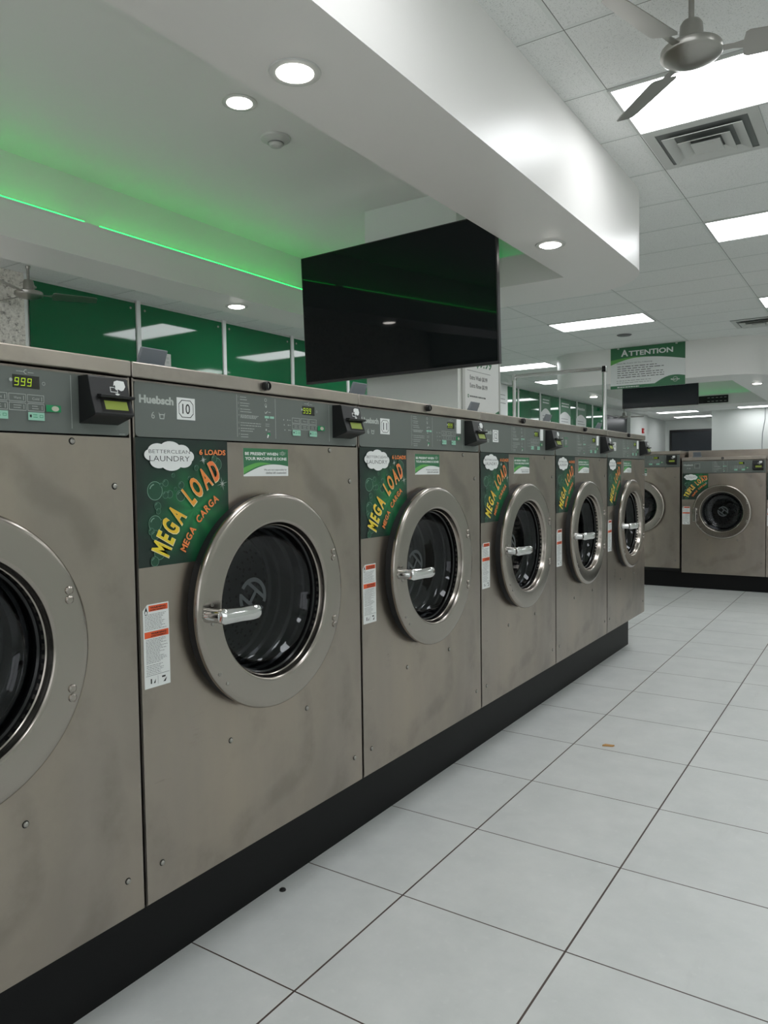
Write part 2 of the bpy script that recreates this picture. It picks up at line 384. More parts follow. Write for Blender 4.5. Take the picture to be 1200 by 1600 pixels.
def rounded_rect(x0, y0, x1, y1, r, n=10):
    pts = []
    for cx, cy, a0 in ((x1-r, y1-r, 0), (x0+r, y1-r, PI/2), (x0+r, y0+r, PI), (x1-r, y0+r, 1.5*PI)):
        for k in range(n+1):
            a = a0+PI/2*k/n; pts.append((cx+r*math.cos(a), cy+r*math.sin(a)))
    return pts
def soffit(name, x0, y0, x1, y1, r, ix0, iy0, ix1, iy1):
    """hanging ring: curved outer band, flat underside, square opening with a ledge and a raised lid"""
    mb = MB(); out = rounded_rect(x0, y0, x1, y1, r); n = len(out)
    v = [(x, y, SZ) for x, y in out] + [(x, y, CZ-.0005) for x, y in out]
    mb.add(v, [(i, (i+1) % n, (i+1) % n+n, i+n) for i in range(n)], M_SOFF)
    # underside: fan between outer ring and the rectangular opening
    inner = [(ix1, iy1), (ix0, iy1), (ix0, iy0), (ix1, iy0)]; q = len(out)//4
    vs_ = [(x, y, SZ) for x, y in out] + [(x, y, SZ) for x, y in inner]; fs = []
    for c in range(4):
        for k in range(q-1): fs.append((c*q+k, c*q+k+1, n+c))
        fs.append((c*q+q-1, ((c+1)*q) % n, n+(c+1) % 4, n+c))
    mb.add(vs_, fs, M_SOFF)
    L = 2.735; P = .11
    ring = lambda z, e: [(ix1+e, iy1+e, z), (ix0-e, iy1+e, z), (ix0-e, iy0-e, z), (ix1+e, iy0-e, z)]
    rings = [ring(SZ, 0), ring(L, 0), ring(L, .025), ring(L-.04, .025), ring(L-.04, P), ring(CZ-.012, P)]
    for a, b in zip(rings, rings[1:]):
        mb.add(a+b, [(i, (i+1) % 4, (i+1) % 4+4, i+4) for i in range(4)], M_CEILR)
    mb.add(rings[-1], [(0, 1, 2, 3)], M_CEILR)
    return struct(mb.build(name, smooth=25))
soffit('ceiling_soffit', -3.11, -1.9, -.028, 4.60, .55, -2.70, -1.45, -.505, 4.01)
soffit('ceiling_soffit', -3.11, 10.39, .02, 15.95, .55, -2.70, 11.10, -.53, 15.2)

# floor stains / litter
tag(MB().lathe([(0, .010), (.004, .009), (.007, .004)], M_INK, (-.074, .53, 0), 2, 9, cap1=True).build('dirt_speck'), 'tiny dark speck of dirt on the floor tile by the black plinth', 'dirt')
tag(MB().prism([(.345, 2.13, .0005), (.385, 2.145, .0005), (.39, 2.155, .0005), (.352, 2.15, .0005)], (0, 0, .006), mat('tan_crumb', (196, 150, 92), .6)).build('crumb'), 'small tan crumb lying on a pale floor tile in the aisle', 'crumb')

# ================================================================== CEILING FITTINGS
def troffer(loc, label, proto=None):
    if proto: return dup(proto, loc, 0, label)
    t = thing('ceiling_light', label, 'light', loc, 0, 'flat ceiling light panels')
    W, H = 1.174, .582
    mb = MB()
    for a in (((-W/2, -H/2, -.012), (W/2, -H/2+.014, 0)), ((-W/2, H/2-.014, -.012), (W/2, H/2, 0)), ((-W/2, -H/2+.014, -.012), (-W/2+.014, H/2-.014, 0)), ((W/2-.014, -H/2+.014, -.012), (W/2, H/2-.014, 0))): mb.box(*a, M_METALW)
    mb.build('frame', t, smooth=0)
    MB().box((-W/2+.014, -H/2+.014, -.007), (W/2-.014, H/2-.014, -.001), M_PANELLIGHT).build('diffuser', t, smooth=0)
    return t
CT = CZ-.001
spots = [((.775, 3.0), 'long white light panel above the near ceiling fan'), ((.775, 5.36), 'second white light panel on the right, beyond the big square vent'),
         ((.775, 8.32), 'white light panel cut by the right edge of the photo, before the far square vent'), ((-1.6, 8.32), 'white light panel left of the dark vent spot, before the green-headed sign'),
         ((-3.96, 11.28), 'white light panel just right of the big black television'), ((-3.96, 13.64), 'white light panel seen between the chrome rack posts'),
         ((-3.96, 23.4), 'far light panel just below the dark hanging screen, left one'), ((-3.96, 25.75), 'furthest light panel, in front of the dark far window'),
         ((-1.6, 23.0), 'far light panel beside the white partition wall'),
         ((-3.96, 5.36), 'light panel over the back aisle, first one mirrored in the green glass'), ((-3.96, 7.72), 'light panel over the back aisle, second one mirrored in the green glass'),
         ((-3.96, 16.6), 'light panel over the back aisle beyond the chrome rack'), ((-3.96, 19.56), 'light panel over the back aisle before the white pilaster'),
         ((.775, .62), 'light panel above the front aisle just out of the frame'), ((3.0, 1.8), 'unseen light panel by the right wall, nearest'), ((3.0, 5.36), 'unseen light panel by the right wall, middle'),  # unseen panels from here on, added to light the room
         ((3.0, 8.9), 'unseen light panel by the right wall, furthest'), ((2.0, -1.9), 'unseen light panel behind the viewer'), ((.9, 12.5), 'unseen light panel beside the far hanging soffit'),
         ((.9, 17.2), 'unseen light panel behind the far hanging soffit'), ((-3.96, 1.2), 'unseen light panel over the back aisle beside the stone pier')]
proto = None
for (x, y), lab in spots:
    o = troffer((x, y, CT), lab, proto); proto = proto or o

def square_vent(loc, label):
    t = thing('ceiling_vent', label, 'vent', loc, 0, 'square ceiling vents')
    mb = MB(); S = .290
    mb.box((-S, -S, -.006), (S, S, 0), mat('vent_dark', (118, 122, 120), .6)); mb.build('backing', t, smooth=0)
    for s_, d in ((S, .004), (.205, .020), (.135, .030), (.075, .036)):
        mb = MB(); w = .055 if s_ > .1 else s_
        o = [(-s_, -s_), (s_, -s_), (s_, s_), (-s_, s_)]; i = s_-w
        if s_ > .1:
            inn = [(-i, -i), (i, -i), (i, i), (-i, i)]
            v = [(x, y, -d-.012) for x, y in o] + [(x, y, -d+.008) for x, y in inn] + [(x, y, -d-.009) for x, y in o] + [(x, y, -d+.011) for x, y in inn]
            if s_ == S: v = [(x, y, -.002-.008) for x, y in o] + [(x, y, -.012) for x, y in inn] + [(x, y, -.006) for x, y in o] + [(x, y, -.009) for x, y in inn]
            fs = []
            for k in range(4):
                j = (k+1) % 4; fs += [(k, j, j+4, k+4), (k+8, k+12, j+12, j+8), (k, k+8, j+8, j), (k+4, j+4, j+12, k+12)]
            mb.add(v, fs, M_METALW)
        else: mb.box((-s_, -s_, -d-.01), (s_, s_, -d), M_METALW)
        mb.build('frame' if s_ == S else 'louvre', t, smooth=0)
    return t
v1 = square_vent((.49, 3.585, CT), 'square white ceiling vent next to the light panel by the near fan')
dup(v1, (.02, 9.50, CT), 0, 'smaller looking square vent at the right edge before the curved far soffit')
tag(MB().lathe([(-.02, .02), (-.012, .085), (0, .1)], M_GREYINK, (-1.608, 9.35, CT), 2, 24, cap0=True).build('ceiling_vent'), 'small dark round vent in the ceiling above the green-headed sign', 'vent')

def downlight(loc, label, r=.088, proto=None):
    if proto: return dup(proto, loc, 0, label)
    t = thing('downlight', label, 'light', loc, 0, 'round recessed downlights')
    MB().lathe([(-.0005, r), (-.005, r-.002), (-.006, r*.72), (.0, r*.70)], M_METALW, n=40, axis=2).build('ring', t)
    MB().lathe([(-.0035, r*.70), (-.010, r*.60), (-.013, r*.35), (-.014, .0001)], M_DOWN, n=40, axis=2).build('lens', t)
    return t
d0 = downlight((-.312, .94, SZ), 'largest glowing round downlight in the underside of the near soffit')
for loc, lab in (((-1.346, 1.756, CZ-.0125), 'round downlight inside the raised green-lit recess, beside the smoke detector'),
                 ((-.309, 3.245, SZ), 'round downlight near the rounded corner of the soffit, right of the television'),
                 ((-2.90, 3.30, SZ), 'round downlight in the left arm of the soffit above the green glass'),
                 ((-2.90, 12.05, SZ), 'small downlight in the far soffit, left of the hanging green-headed sign'),
                 ((-.284, 11.78, SZ), 'small downlight at the right edge in the far soffit'), ((-2.90, .94, SZ), 'round downlight in the left arm of the soffit, out of frame')):
    downlight(loc, lab, proto=d0)
t = thing('smoke_detector', 'white round smoke detector on the ceiling of the green-lit recess', 'smoke detector', (-1.463, 2.156, CZ-.0125))
MB().lathe([(0, .082), (-.010, .080), (-.022, .060), (-.030, .040)], M_METALW, axis=2, n=40, cap1=True).build('body', t)
MB().lathe([(-.030, .042), (-.034, .042), (-.036, .036), (-.046, .032), (-.052, .02)], M_METALW, axis=2, n=32, cap1=True).build('sensor_head', t)
MB().lathe([(-.0295, .044), (-.0335, .044)], M_GREYINK, axis=2, n=32, cap0=True, cap1=True).build('seam', t)

# green light strips
def strip(a, b, label, M_LEDE=M_LEDE):
    x0, y0, z0 = a; x1, y1, z1 = b
    return tag(MB().box(a, b, M_LEDE).build('light_strip', smooth=0), label, 'light strip', 'green light strips')
strip((-2.712, -1.3, 2.7352), (-2.702, 1.82, 2.7395), 'bright green light strip on the soffit ledge, near piece before the gap')
strip((-2.712, 1.93, 2.7352), (-2.702, 3.98, 2.7395), 'bright green light strip on the soffit ledge, far piece behind the television')
strip((-2.6, 4.045, 2.696), (-.55, 4.055, 2.702), 'green light strip hidden on the end ledge behind the television', M_LEDE2)
strip((-2.6, 15.235, 2.696), (-.6, 15.245, 2.702), 'green light strip on the end ledge of the far soffit', M_LEDE2)
strip((-2.745, 11.2, 2.696), (-2.735, 15.1, 2.702), 'green light strip on the side ledge of the far soffit', M_LEDE2)

# ceiling fans
def fan(loc, label, rot, proto=None):
    if proto: return dup(proto, loc, rot, label)
    t = thing('ceiling_fan', label, 'fan', loc, rot, 'three-bladed ceiling fans')
    MB().lathe([(.250, .020), (.240, .020), (.225, .014)], M_NICKEL, axis=2, n=32, cap0=True, cap1=True).build('canopy', t)
    MB().lathe([(.225, .011), (.10, .011)], M_NICKEL, axis=2, n=20, cap0=True, cap1=True).build('rod', t)
    MB().lathe([(.135, .020), (.131, .034), (.118, .042), (.040, .047), (.034, .054)], M_NICKEL, axis=2, n=40, cap0=True, cap1=True).box((.041, -.006, .075), (.047, .006, .095), M_CHROME).build('motor_collar', t)
    MB().lathe([(.040, .05), (.037, .090), (.032, .108), (.026, .1135), (.004, .1145), (.000, .112), (-.006, .100), (-.018, .074), (-.026, .042), (-.028, .0001)], M_NICKEL, axis=2, n=56, cap0=True).build('motor', t)
    for k in range(3):
        a = 2*PI*k/3; ca, sa = math.cos(a), math.sin(a)
        R = lambda x, y, z: (x*ca-y*sa, x*sa+y*ca, z)
        mb = MB()
        pr = [(.100, .016), (.15, .014), (.185, .016), (.19, .050), (.205, .058), (.50, .046), (.54, .040), (.55, .028)]
        top = [(x, w) for x, w in pr] + [(x, -w) for x, w in pr[::-1]]
        tw = lambda x, y: .008 - y*math.tan(math.radians(17 if x > .16 else 4))
        mb.prism([R(x, y, tw(x, y)) for x, y in top], (0, 0, .004), M_NICKEL)
        mb.build('blade', t, smooth=20)
    return t
f1 = fan((.69, 2.146, 2.80), 'brushed metal ceiling fan hanging in front of the near light panel', math.radians(133))
fan((-4.78, 2.73, 2.765), 'metal ceiling fan in front of the green glass at the left edge', math.radians(62), f1)
fan((-4.93, 21.07, 2.80), 'tiny distant ceiling fan before the white pilaster', math.radians(20), f1)

# ================================================================== WASHERS
PW = .832
def hole_panel(mb, y0, z0, y1, z1, x, cy, cz, r, m, n=64):
    ang = sorted(set([2*PI*k/n for k in range(n)] + [math.atan2(b-cz, a-cy) % (2*PI) for a in (y0, y1) for b in (z0, z1)]))
    inn, out = [], []
    for a in ang:
        c, s = math.cos(a), math.sin(a); t = 1e9
        if c > 1e-9: t = min(t, (y1-cy)/c)
        if c < -1e-9: t = min(t, (y0-cy)/c)
        if s > 1e-9: t = min(t, (z1-cz)/s)
        if s < -1e-9: t = min(t, (z0-cz)/s)
        inn.append((x, cy+r*c, cz+r*s)); out.append((x, cy+t*c, cz+t*s))
    k = len(ang); mb.add(inn+out, [(i, i+k, (i+1) % k+k, (i+1) % k) for i in range(k)], m)
    # returned edge of the sheet
    mb.add(inn+[(x-.02, b, c) for _, b, c in inn], [(i, (i+1) % k, (i+1) % k+k, i+k) for i in range(k)], m)

def load_art(parent, y0, z0, w, h, word, loads, span, cy, cz, rt, rs):
    """the green burst sticker: word letters run on an arc round the door"""
    mb = MB()
    A = Art((0, 0, 0), (0, 1, 0), (0, 0, 1), mb, base=.0005)
    z1 = z0+h; y1 = y0+w
    A.rect(y0, z0, y1, z1, M_BURST)
    U = lambda u: y0+u*w; V = lambda v: z1-v*h
    for u, v, r in ((.18, .41, .021), (.29, .35, .008), (.245, .365, .0045), (.33, .44, .009), (.285, .445, .008), (.37, .29, .005), (.455, .37, .0085), (.39, .40, .0045),
                    (.445, .455, .013), (.545, .315, .005), (.20, .53, .009), (.205, .57, .0065), (.17, .665, .018), (.245, .645, .0045), (.13, .725, .008), (.165, .755, .011),
                    (.205, .90, .0145), (.155, .96, .011), (.86, .20, .0155), (.83, .155, .009), (.62, .23, .0065)):
        A.ell(U(u), V(v), r, r, M_BUBF, 20); A.ring(U(u), V(v), r*.94, r, M_BUB); A.ring(U(u), V(v), r*.62, r*.74, M_BUB, PI*.55, PI*.9, 8)
    for u, v, r in ((.92, .365, .018), (.70, .165, .012)):
        for a in (0, PI/4, PI/2, 3*PI/4):
            q = r if a in (0, PI/2) else r*.6; c, s_ = math.cos(a+.25), math.sin(a+.25)
            A.poly([(U(u)+q*c, V(v)+q*s_), (U(u)-.0012*s_, V(v)+.0012*c), (U(u)-q*c, V(v)-q*s_), (U(u)+.0012*s_, V(v)-.0012*c)], M_OFFW)
    # cloud logo
    for u, v, a, b in ((.33, .13, .19, .075), (.16, .12, .065, .045), (.23, .09, .10, .06), (.36, .07, .11, .06), (.48, .095, .09, .06), (.56, .13, .055, .045), (.24, .17, .09, .055), (.37, .185, .11, .06), (.50, .165, .09, .055)):
        A.ell(U(u-.02), V(v+.01), a*w, b*h, M_WHITE)
    A.text('BETTERCLEAN', U(.335), V(.103), 1, M_INK, -.01, .43*w, .028*h, align='c')
    A.text('LAUNDRY', U(.335), V(.158), 1, M_INK, -.008, .42*w, .042*h, align='c')
    A.text(loads, U(.81), V(.10), 1, M_LORANGE, .03, .31*w, .046*h, align='c')
    def arc(txt, r, a0, a1, hgt, mats, edge, bold, fit=.76):
        ws = []
        for ch in txt:
            if ch == ' ': ws.append(.62); continue
            vs_, _ = text_geo(ch, bold); ws.append(max(p[0] for p in vs_)-min(p[0] for p in vs_)+.06)
        tot = sum(ws); arcl = abs(a1-a0)*r; k = arcl/tot
        for under in ((True, False) if edge else (False,)):
            pos = 0
            for i, ch in enumerate(txt):
                a = a0+(a1-a0)*((pos+ws[i]/2)/tot); pos += ws[i]
                if ch == ' ': continue
                y, z = cy+r*math.cos(a), cz+r*math.sin(a); wd = (ws[i]-.06)*k*fit
                if under: A.text(ch, y+.0008, z-.0008, 1, M_CREAM, bold, wd+.0022, hgt+.0022, a-PI/2, 'c')
                else: A.text(ch, y, z, 1, mats[min(7, i*8//len(txt))], bold, wd, hgt, a-PI/2, 'c')
    arc(word+' LOAD', rt, span[0], span[1], .052*w/.272, LET, True, .035)
    arc(word+' CARGA', rs, span[0]-.09, span[1]+.11, .0185*w/.272, [M_LORANGE]*8, False, .03, .95)
    return mb.build('load_sticker', parent, smooth=0)

def notice_art(parent, y0, z0, w, h):
    mb = MB(); mb.box((0, y0, z0), (.0006, y0+w, z0+h), M_WHITE)
    A = Art((.0006, 0, 0), (0, 1, 0), (0, 0, 1), mb, base=.0001)
    def curve(u0, v0, u1, v1, bulge, n=14): return [(u0+(u1-u0)*k/n, v0+(v1-v0)*k/n+bulge*math.sin(PI*k/n)) for k in range(n+1)]
    P = lambda pts: [(y0+a*w, z0+b*h) for a, b in pts]
    A.poly(P([(0, 1), (0, .05)] + curve(0, .05, 1, .36, .20) + [(1, 1)])[::-1], M_SIGN)
    A.poly(P(curve(0, .30, .62, .44, .12) + curve(0, .08, .62, .44, .10)[::-1])[::-1], M_SIGNL)
    A.text('BE PRESENT WHEN', y0+.035*w, z0+.76*h, 1, M_WHITE, .03, .73*w, .11*h)
    A.text('YOUR MACHINE IS DONE', y0+.035*w, z0+.585*h, 1, M_WHITE, .03, .93*w, .11*h)
    A.text('We are not responsible for', y0+.97*w, z0+.20*h, 1, M_INK, 0, .53*w, .09*h, align='r')
    A.text('clothes left unattended', y0+.95*w, z0+.08*h, 1, M_INK, 0, .47*w, .085*h, align='r')
    A.ring(y0+.87*w, z0+.84*h, .0045, .0055, M_OFFW, n=16); A.lines(y0+.80*w, y0+.95*w, z0+.86*h, z0+.80*h, 2, .0016, M_OFFW)
    return mb.build('notice_sticker', parent, smooth=0)

def warning_art(parent, y0, z0, w, h):
    mb = MB(); c = .012
    pts = [(y0, z0), (y0+w, z0), (y0+w, z0+h), (y0+c, z0+h), (y0, z0+h-c)]
    mb.prism([(0, a, b) for a, b in pts], (.0006, 0, 0), M_WHITE)
    A = Art((.0006, 0, 0), (0, 1, 0), (0, 0, 1), mb, base=.0001); U = lambda u: y0+u*w; V = lambda v: z0+h-v*h
    A.rect(U(.22), V(.085), U(.96), V(.015), M_ORANGE); A.rect(U(.04), V(.40), U(.97), V(.325), M_ORANGE)
    for v in (.042, .352):
        A.text('WARNING', U(.58), V(v), 1, M_INK, .04, .60*w, .016*h*1.45, align='c'); A.text('AVERTISSEMENT', U(.58), V(v+.029), 1, M_INK, .03, .62*w, .014*h*1.3, align='c')
    A.poly([(U(.05), V(.09)), (U(.12), V(.02)), (U(.18), V(.09)), (U(.15), V(.12)), (U(.08), V(.12))], M_INK); A.ell(U(.115), V(.095), .0028, .004, M_WHITE, 10)
    A.lines(U(.06), U(.94), V(.12), V(.30), 11, .0008, M_INK, .3, 3)
    A.lines(U(.08), U(.94), V(.42), V(.70), 17, .0008, M_INK, .4, 4); A.lines(U(.08), U(.94), V(.73), V(.83), 6, .0008, M_INK, .4, 5)
    A.rect(U(.05), V(.852), U(.95), V(.848), M_INK); A.rect(U(.5), V(.97), U(.508), V(.87), M_INK)
    A.rect(U(.22), V(.95), U(.27), V(.89), M_INK); A.poly([(U(.33), V(.95)), (U(.42), V(.90)), (U(.40), V(.95))], M_INK)
    A.rect(U(.66), V(.905), U(.80), V(.885), M_INK); A.poly([(U(.70), V(.96)), (U(.85), V(.91)), (U(.80), V(.96))], M_INK)
    return mb.build('warning_label', parent, smooth=0)

SEG = {'9': 'abcdfg', '8': 'abcdefg'}
def seven(A, u, v, w, h, m, digit='9'):
    t = w*.2; sl = .12
    S = {'a': (0, h-t, w, h), 'd': (0, 0, w, t), 'g': (0, h/2-t/2, w, h/2+t/2), 'f': (0, h/2, t, h), 'b': (w-t, h/2, w, h), 'e': (0, 0, t, h/2), 'c': (w-t, 0, w, h/2)}
    for c in SEG[digit]:
        a, b, c_, d = S[c]; q = t*.12
        A.poly([(u+x+sl*y, v+y) for x, y in ((a+q, b+q), (c_-q, b+q), (c_-q, d-q), (a+q, d-q))], m, True)
    A.h += A.step

def washer(name, label, loc, rz, width=.826, zb=.236, zp=1.268, zt=1.393, ztop=1.428, cy=.407, cz=.862, R=.275, word='MEGA', loads='6 LOADS',
           st=(.003, .984, .272, .283), warn=(.010, .717, .071, .185), notice=True, hood=False, handle='out'):
    t = thing(name, label, 'washer', loc, rz, 'stainless steel coin-laundry washers')
    k = R/.275; W = width
    # cabinet
    D = -.96
    mb = MB().box((D, 0, zb), (D+.004, W, zt), M_TRIM).box((D, 0, zb), (-.002, .004, zt), M_STEEL).box((D, W-.004, zb), (-.002, W, zt), M_STEEL).box((D, 0, zb), (-.002, W, zb+.004), M_STEEL).box((D, .004, zt-.006), (-.002, W-.004, zt-.002), M_STEEL)
    mb.box((-.022, .004, zp-.004), (-.016, W-.004, zt-.004), M_GAP)
    mb.build('cabinet', t, smooth=0)
    mb = MB(); hole_panel(mb, .002, zb+.004, W-.002, zp-.003, 0, cy, cz, .200*k, M_STEEL); 
    mb.add([(0, .002, zb+.004), (0, W-.002, zb+.004), (-.012, W-.002, zb+.001), (-.012, .002, zb+.001)], [(0, 1, 2, 3)], M_STEEL)
    mb.add([(0, .002, zp-.003), (0, W-.002, zp-.003), (-.012, W-.002, zp-.003), (-.012, .002, zp-.003)], [(0, 1, 2, 3)], M_TRIM)
    mb.build('front_panel', t, smooth=0)
    # top lid with its folded front edge
    MB().box((D-.01, -.002, zt+.002), (.004, W+.002, ztop), M_TRIM).build('top_panel', t, bevel=.003)
    if hood: MB().box((D-.01, 0, ztop), (-.30, W, ztop+.072), M_STEEL).build('rear_hood', t, bevel=.003)
    ys = W/.826
    lk = MB().lathe([(.004, .0115), (.016, .0115), (.018, .009), (.014, .008)], M_BLKPL, (0, .411*ys, zt+.020), 0, 24, cap1=True)
    lk.box((.0142, .411*ys-.0012, zt+.014), (.0165, .411*ys+.0012, zt+.026), M_NICKEL); lk.build('lock', t)
    # control panel and its printing
    z0, z1 = zp, zt-.003; H = z1-z0; Z = lambda z: z0+(z-1.268)*H/.122; Y = lambda y: y*ys
    mb = MB(); r = .010
    pts = [(y, z) for y, z in [(p[0], p[1]) for p in rounded_rect(.006, z0+.001, W-.004, z1, r, 4)]]
    mb.prism([(-.012, a, b) for a, b in pts], (.010, 0, 0), M_PANEL)
    A = Art((-.002, 0, 0), (0, 1, 0), (0, 0, 1), mb, base=.0002)
    A.text('Huebsch', Y(.018), Z(1.3435), 1, M_OFFW, .045, .095*ys, .018)
    A.text('6' if word == 'MEGA' else '3', Y(.050), Z(1.310), 1, M_OFFW, -.005, .009, .015)
    A.poly([(Y(.070), Z(1.325)), (Y(.073), Z(1.310)), (Y(.085), Z(1.310)), (Y(.088), Z(1.325)), (Y(.085), Z(1.321)), (Y(.073), Z(1.321))], M_OFFW); A.rect(Y(.0745), Z(1.312), Y(.0835), Z(1.319), M_PANEL)
    for y in (.313, .455, .686): A.rect(Y(y), Z(1.279), Y(y)+.0011, Z(1.384), M_OFFW)
    rows = [1.377, 1.362, 1.347, 1.332, 1.313, 1.299, 1.284]
    for i, z in enumerate(rows):
        A.text(str(i+1), Y(.318), Z(z), .0062, M_OFFW); e = (.355, .36, .375, .395, .405, .385, .36)[i]
        A.lines(Y(.325), Y(e), Z(z)+.0022, Z(z)-.0040, 3 if i == 3 else 2, .0016, M_OFFW, .3, i)
    A.ring(Y(.418), Z(1.378), .0034, .0046, M_OFFW, n=12); A.ring(Y(.418), Z(1.365), .003, .004, M_OFFW, n=12); A.ell(Y(.419), Z(1.361), .0028, .0028, M_OFFW, 10)
    A.poly([(Y(.412), Z(1.350)), (Y(.416), Z(1.345)), (Y(.426), Z(1.351)), (Y(.422), Z(1.345)), (Y(.416), Z(1.342))], M_OFFW); A.lines(Y(.428), Y(.437), Z(1.347), Z(1.347), 1, .002, M_OFFW)
    A.rect(Y(.413), Z(1.331), Y(.430), Z(1.337), M_MINT); A.rect(Y(.433), Z(1.331), Y(.449), Z(1.337), M_MINT); A.ell(Y(.420), Z(1.327), .0025, .0025, M_OFFW, 8)
    A.lines(Y(.415), Y(.432), Z(1.316), Z(1.311), 2, .0012, M_OFFW); A.ell(Y(.418), Z(1.301), .003, .003, M_OFFW, 8); A.lines(Y(.424), Y(.434), Z(1.298), Z(1.298), 1, .0015, M_OFFW)
    A.rect(Y(.421), Z(1.286), Y(.433), Z(1.293), M_GREEN); A.poly([(Y(.420), Z(1.281)), (Y(.424), Z(1.290)), (Y(.428), Z(1.288)), (Y(.424), Z(1.280))], M_WHITE)
    for i in range(3):
        for j in range(3):
            A.ell(Y(.487+.016*j)+.002*i, Z(1.331-.0135*i), .0018, .0018, M_OFFW, 8) if j < 2 else A.lines(Y(.508), Y(.517), Z(1.331-.0135*i), Z(1.331-.0135*i), 1, .0011, M_OFFW)
    names = (('Hot', 'Warm', 'Cold'), ('', '', ''))
    for i in range(2):
        for j in range(3):
            u = .521+.0362*j; v = 1.324-.0165*i
            A.frame(Y(u), Z(v), Y(u+.034), Z(v+.0145), .0010, M_OFFW)
            if names[i][j]: A.text(names[i][j], Y(u+.017), Z(v+.007), 1, M_OFFW, 0, .014, .0045, align='c')
            else: A.lines(Y(u+.009), Y(u+.025), Z(v+.0095), Z(v+.005), 2, .0013, M_OFFW, .3, j)
            A.rect(Y(u+.0285), Z(v+.003), Y(u+.0297), Z(v+.011), M_OFFW)
    for u in (.522, .594):
        A.rect(Y(u), Z(1.2905), Y(u+.033), Z(1.3055), M_MINT); A.rect(Y(u+.003), Z(1.296), Y(u+.007), Z(1.301), M_INK); A.lines(Y(u+.010), Y(u+.020), Z(1.301), Z(1.2965), 2, .0014, M_GREEN, .2, 2); A.frame(Y(u+.023), Z(1.296), Y(u+.030), Z(1.301), .0008, M_GREEN)
    A.rect(Y(.631), Z(1.3085), Y(.662), Z(1.3215), M_GREEN); A.ell(Y(.650), Z(1.315), .0078, .0050, mat('start_key', (188, 186, 170), .4))
    A.ring(Y(.592), Z(1.3800), .003, .0042, M_OFFW, PI*.35, PI*1.6, 10); A.lines(Y(.573), Y(.589), Z(1.380), Z(1.380), 1, .0012, M_OFFW); A.lines(Y(.596), Y(.608), Z(1.379), Z(1.379), 1, .0012, M_OFFW)
    A.ell(Y(.562), Z(1.363), .0034, .0034, M_OFFW, 12); A.ring(Y(.627), Z(1.361), .0026, .0034, M_OFFW, n=12)
    A.lines(Y(.795), Y(.81), Z(1.272), Z(1.272), 1, .0012, M_OFFW, 0)
    cp = mb.build('control_panel', t, smooth=0)
    mb = MB().box((-.0022, Y(.567), Z(1.3500)), (-.0012, Y(.620), Z(1.3735)), M_DISP)
    A = Art((-.0012, 0, 0), (0, 1, 0), (0, 0, 1), mb, base=.0002)
    for j in range(3): seven(A, Y(.5695+.0125*j), Z(1.3535), .0085, .0150, M_SEG)
    mb.build('display', cp, smooth=0)
    # swipe card reader
    ry = .703*ys; rw = .092; rb = Z(1.290); rt_ = Z(1.385) if H > .11 else z1-.003; rh = rt_-rb
    mb = MB()
    prof = [(0, rb), (.050, rb+.15*rh), (.0535, rb+.19*rh), (.041, rt_-.42*rh), (.033, rt_-.03*rh), (.029, rt_), (0, rt_)]
    mb.prism([(a-.002, ry, b) for a, b in prof], (0, rw, 0), M_BLKPL)
    rd = mb.build('card_reader', t, smooth=25, bevel=.0012)
    MB().prism([(.036, ry+.014, rt_-.39*rh), (.0515, ry+.014, rt_-.41*rh), (.0505, ry+.014, rt_-.47*rh), (.036, ry+.014, rt_-.49*rh)], (0, rw-.014+.004, 0), M_BLKPL).build('card_slot', rd, smooth=0, bevel=.001)
    sl = Vector((.041-.0535, 0, (rt_-.42*rh)-(rb+.19*rh))).normalized()
    o = Vector((.0535-.002, ry, rb+.19*rh))
    mb = MB(); A = Art(o, (0, 1, 0), sl, mb, base=.0006)
    A.rect(.018, .004, .087, .036*rh/.095, M_GAP); A.rect(.026, .009, .080, .028*rh/.095, M_LCD)
    mb.build('reader_screen', rd, smooth=0)
    sl = Vector((.033-.041, 0, .39*rh)).normalized(); o = Vector((.041-.002, ry, rt_-.42*rh)); q = .37*rh/.035
    mb = MB(); A = Art(o, (0, 1, 0), sl, mb, base=.0006)
    A.poly([(.060, .013*q), (.055, .022*q), (.058, .031*q), (.066, .034*q), (.082, .033*q), (.084, .022*q), (.078, .014*q), (.072, .012*q), (.066, .015*q)], M_WHITE)
    A.frame(.046, .008*q, .064, .019*q, .0016, M_WHITE); A.poly([(.056, .005*q), (.062, .001*q), (.068, .005*q), (.062, .007*q)], M_WHITE); A.ell(.0575, .0205*q, .002, .003, M_BLKPL, 8)
    mb.build('card_symbol', rd, smooth=0)
    # stickers
    load_art(t, *(st[0]*ys, st[1], st[2], st[3]), word, loads, (math.radians(157.5), math.radians(116.0)) if word == 'MEGA' else (math.radians(157), math.radians(112)), cy, cz, R*1.378, R*1.165)
    if notice: notice_art(t, .330*ys, zp-.087, .170, .071)
    warning_art(t, *warn)
    # screws of the front sheet
    for y, z in ((.684, zp-.014), (.780, zp-.105), (.560, .530-.0), (.264, .528), (.784, .316), (.044, .316)):
        MB().lathe([(.0002, .0072), (.0008, .0068)], M_GAP, (0, Y(y), z-(0 if word == 'MEGA' else .02)), 0, 14, cap1=True).lathe([(.0008, .0056), (.0028, .0052), (.0044, .003)], M_NICKEL, (0, Y(y), z-(0 if word == 'MEGA' else .02)), 0, 14, cap1=True).build('screw', t)
    # drum behind the glass
    K = lambda pr: [(a, b*k) for a, b in pr]
    MB().lathe(K([(-.162, .1765), (-.164, .20), (-.166, .285), (-.50, .285), (-.515, .27), (-.52, .09), (-.49, .07), (-.485, .0001)]), M_DRUM, (0, cy, cz), 0, 56).build('drum', t)
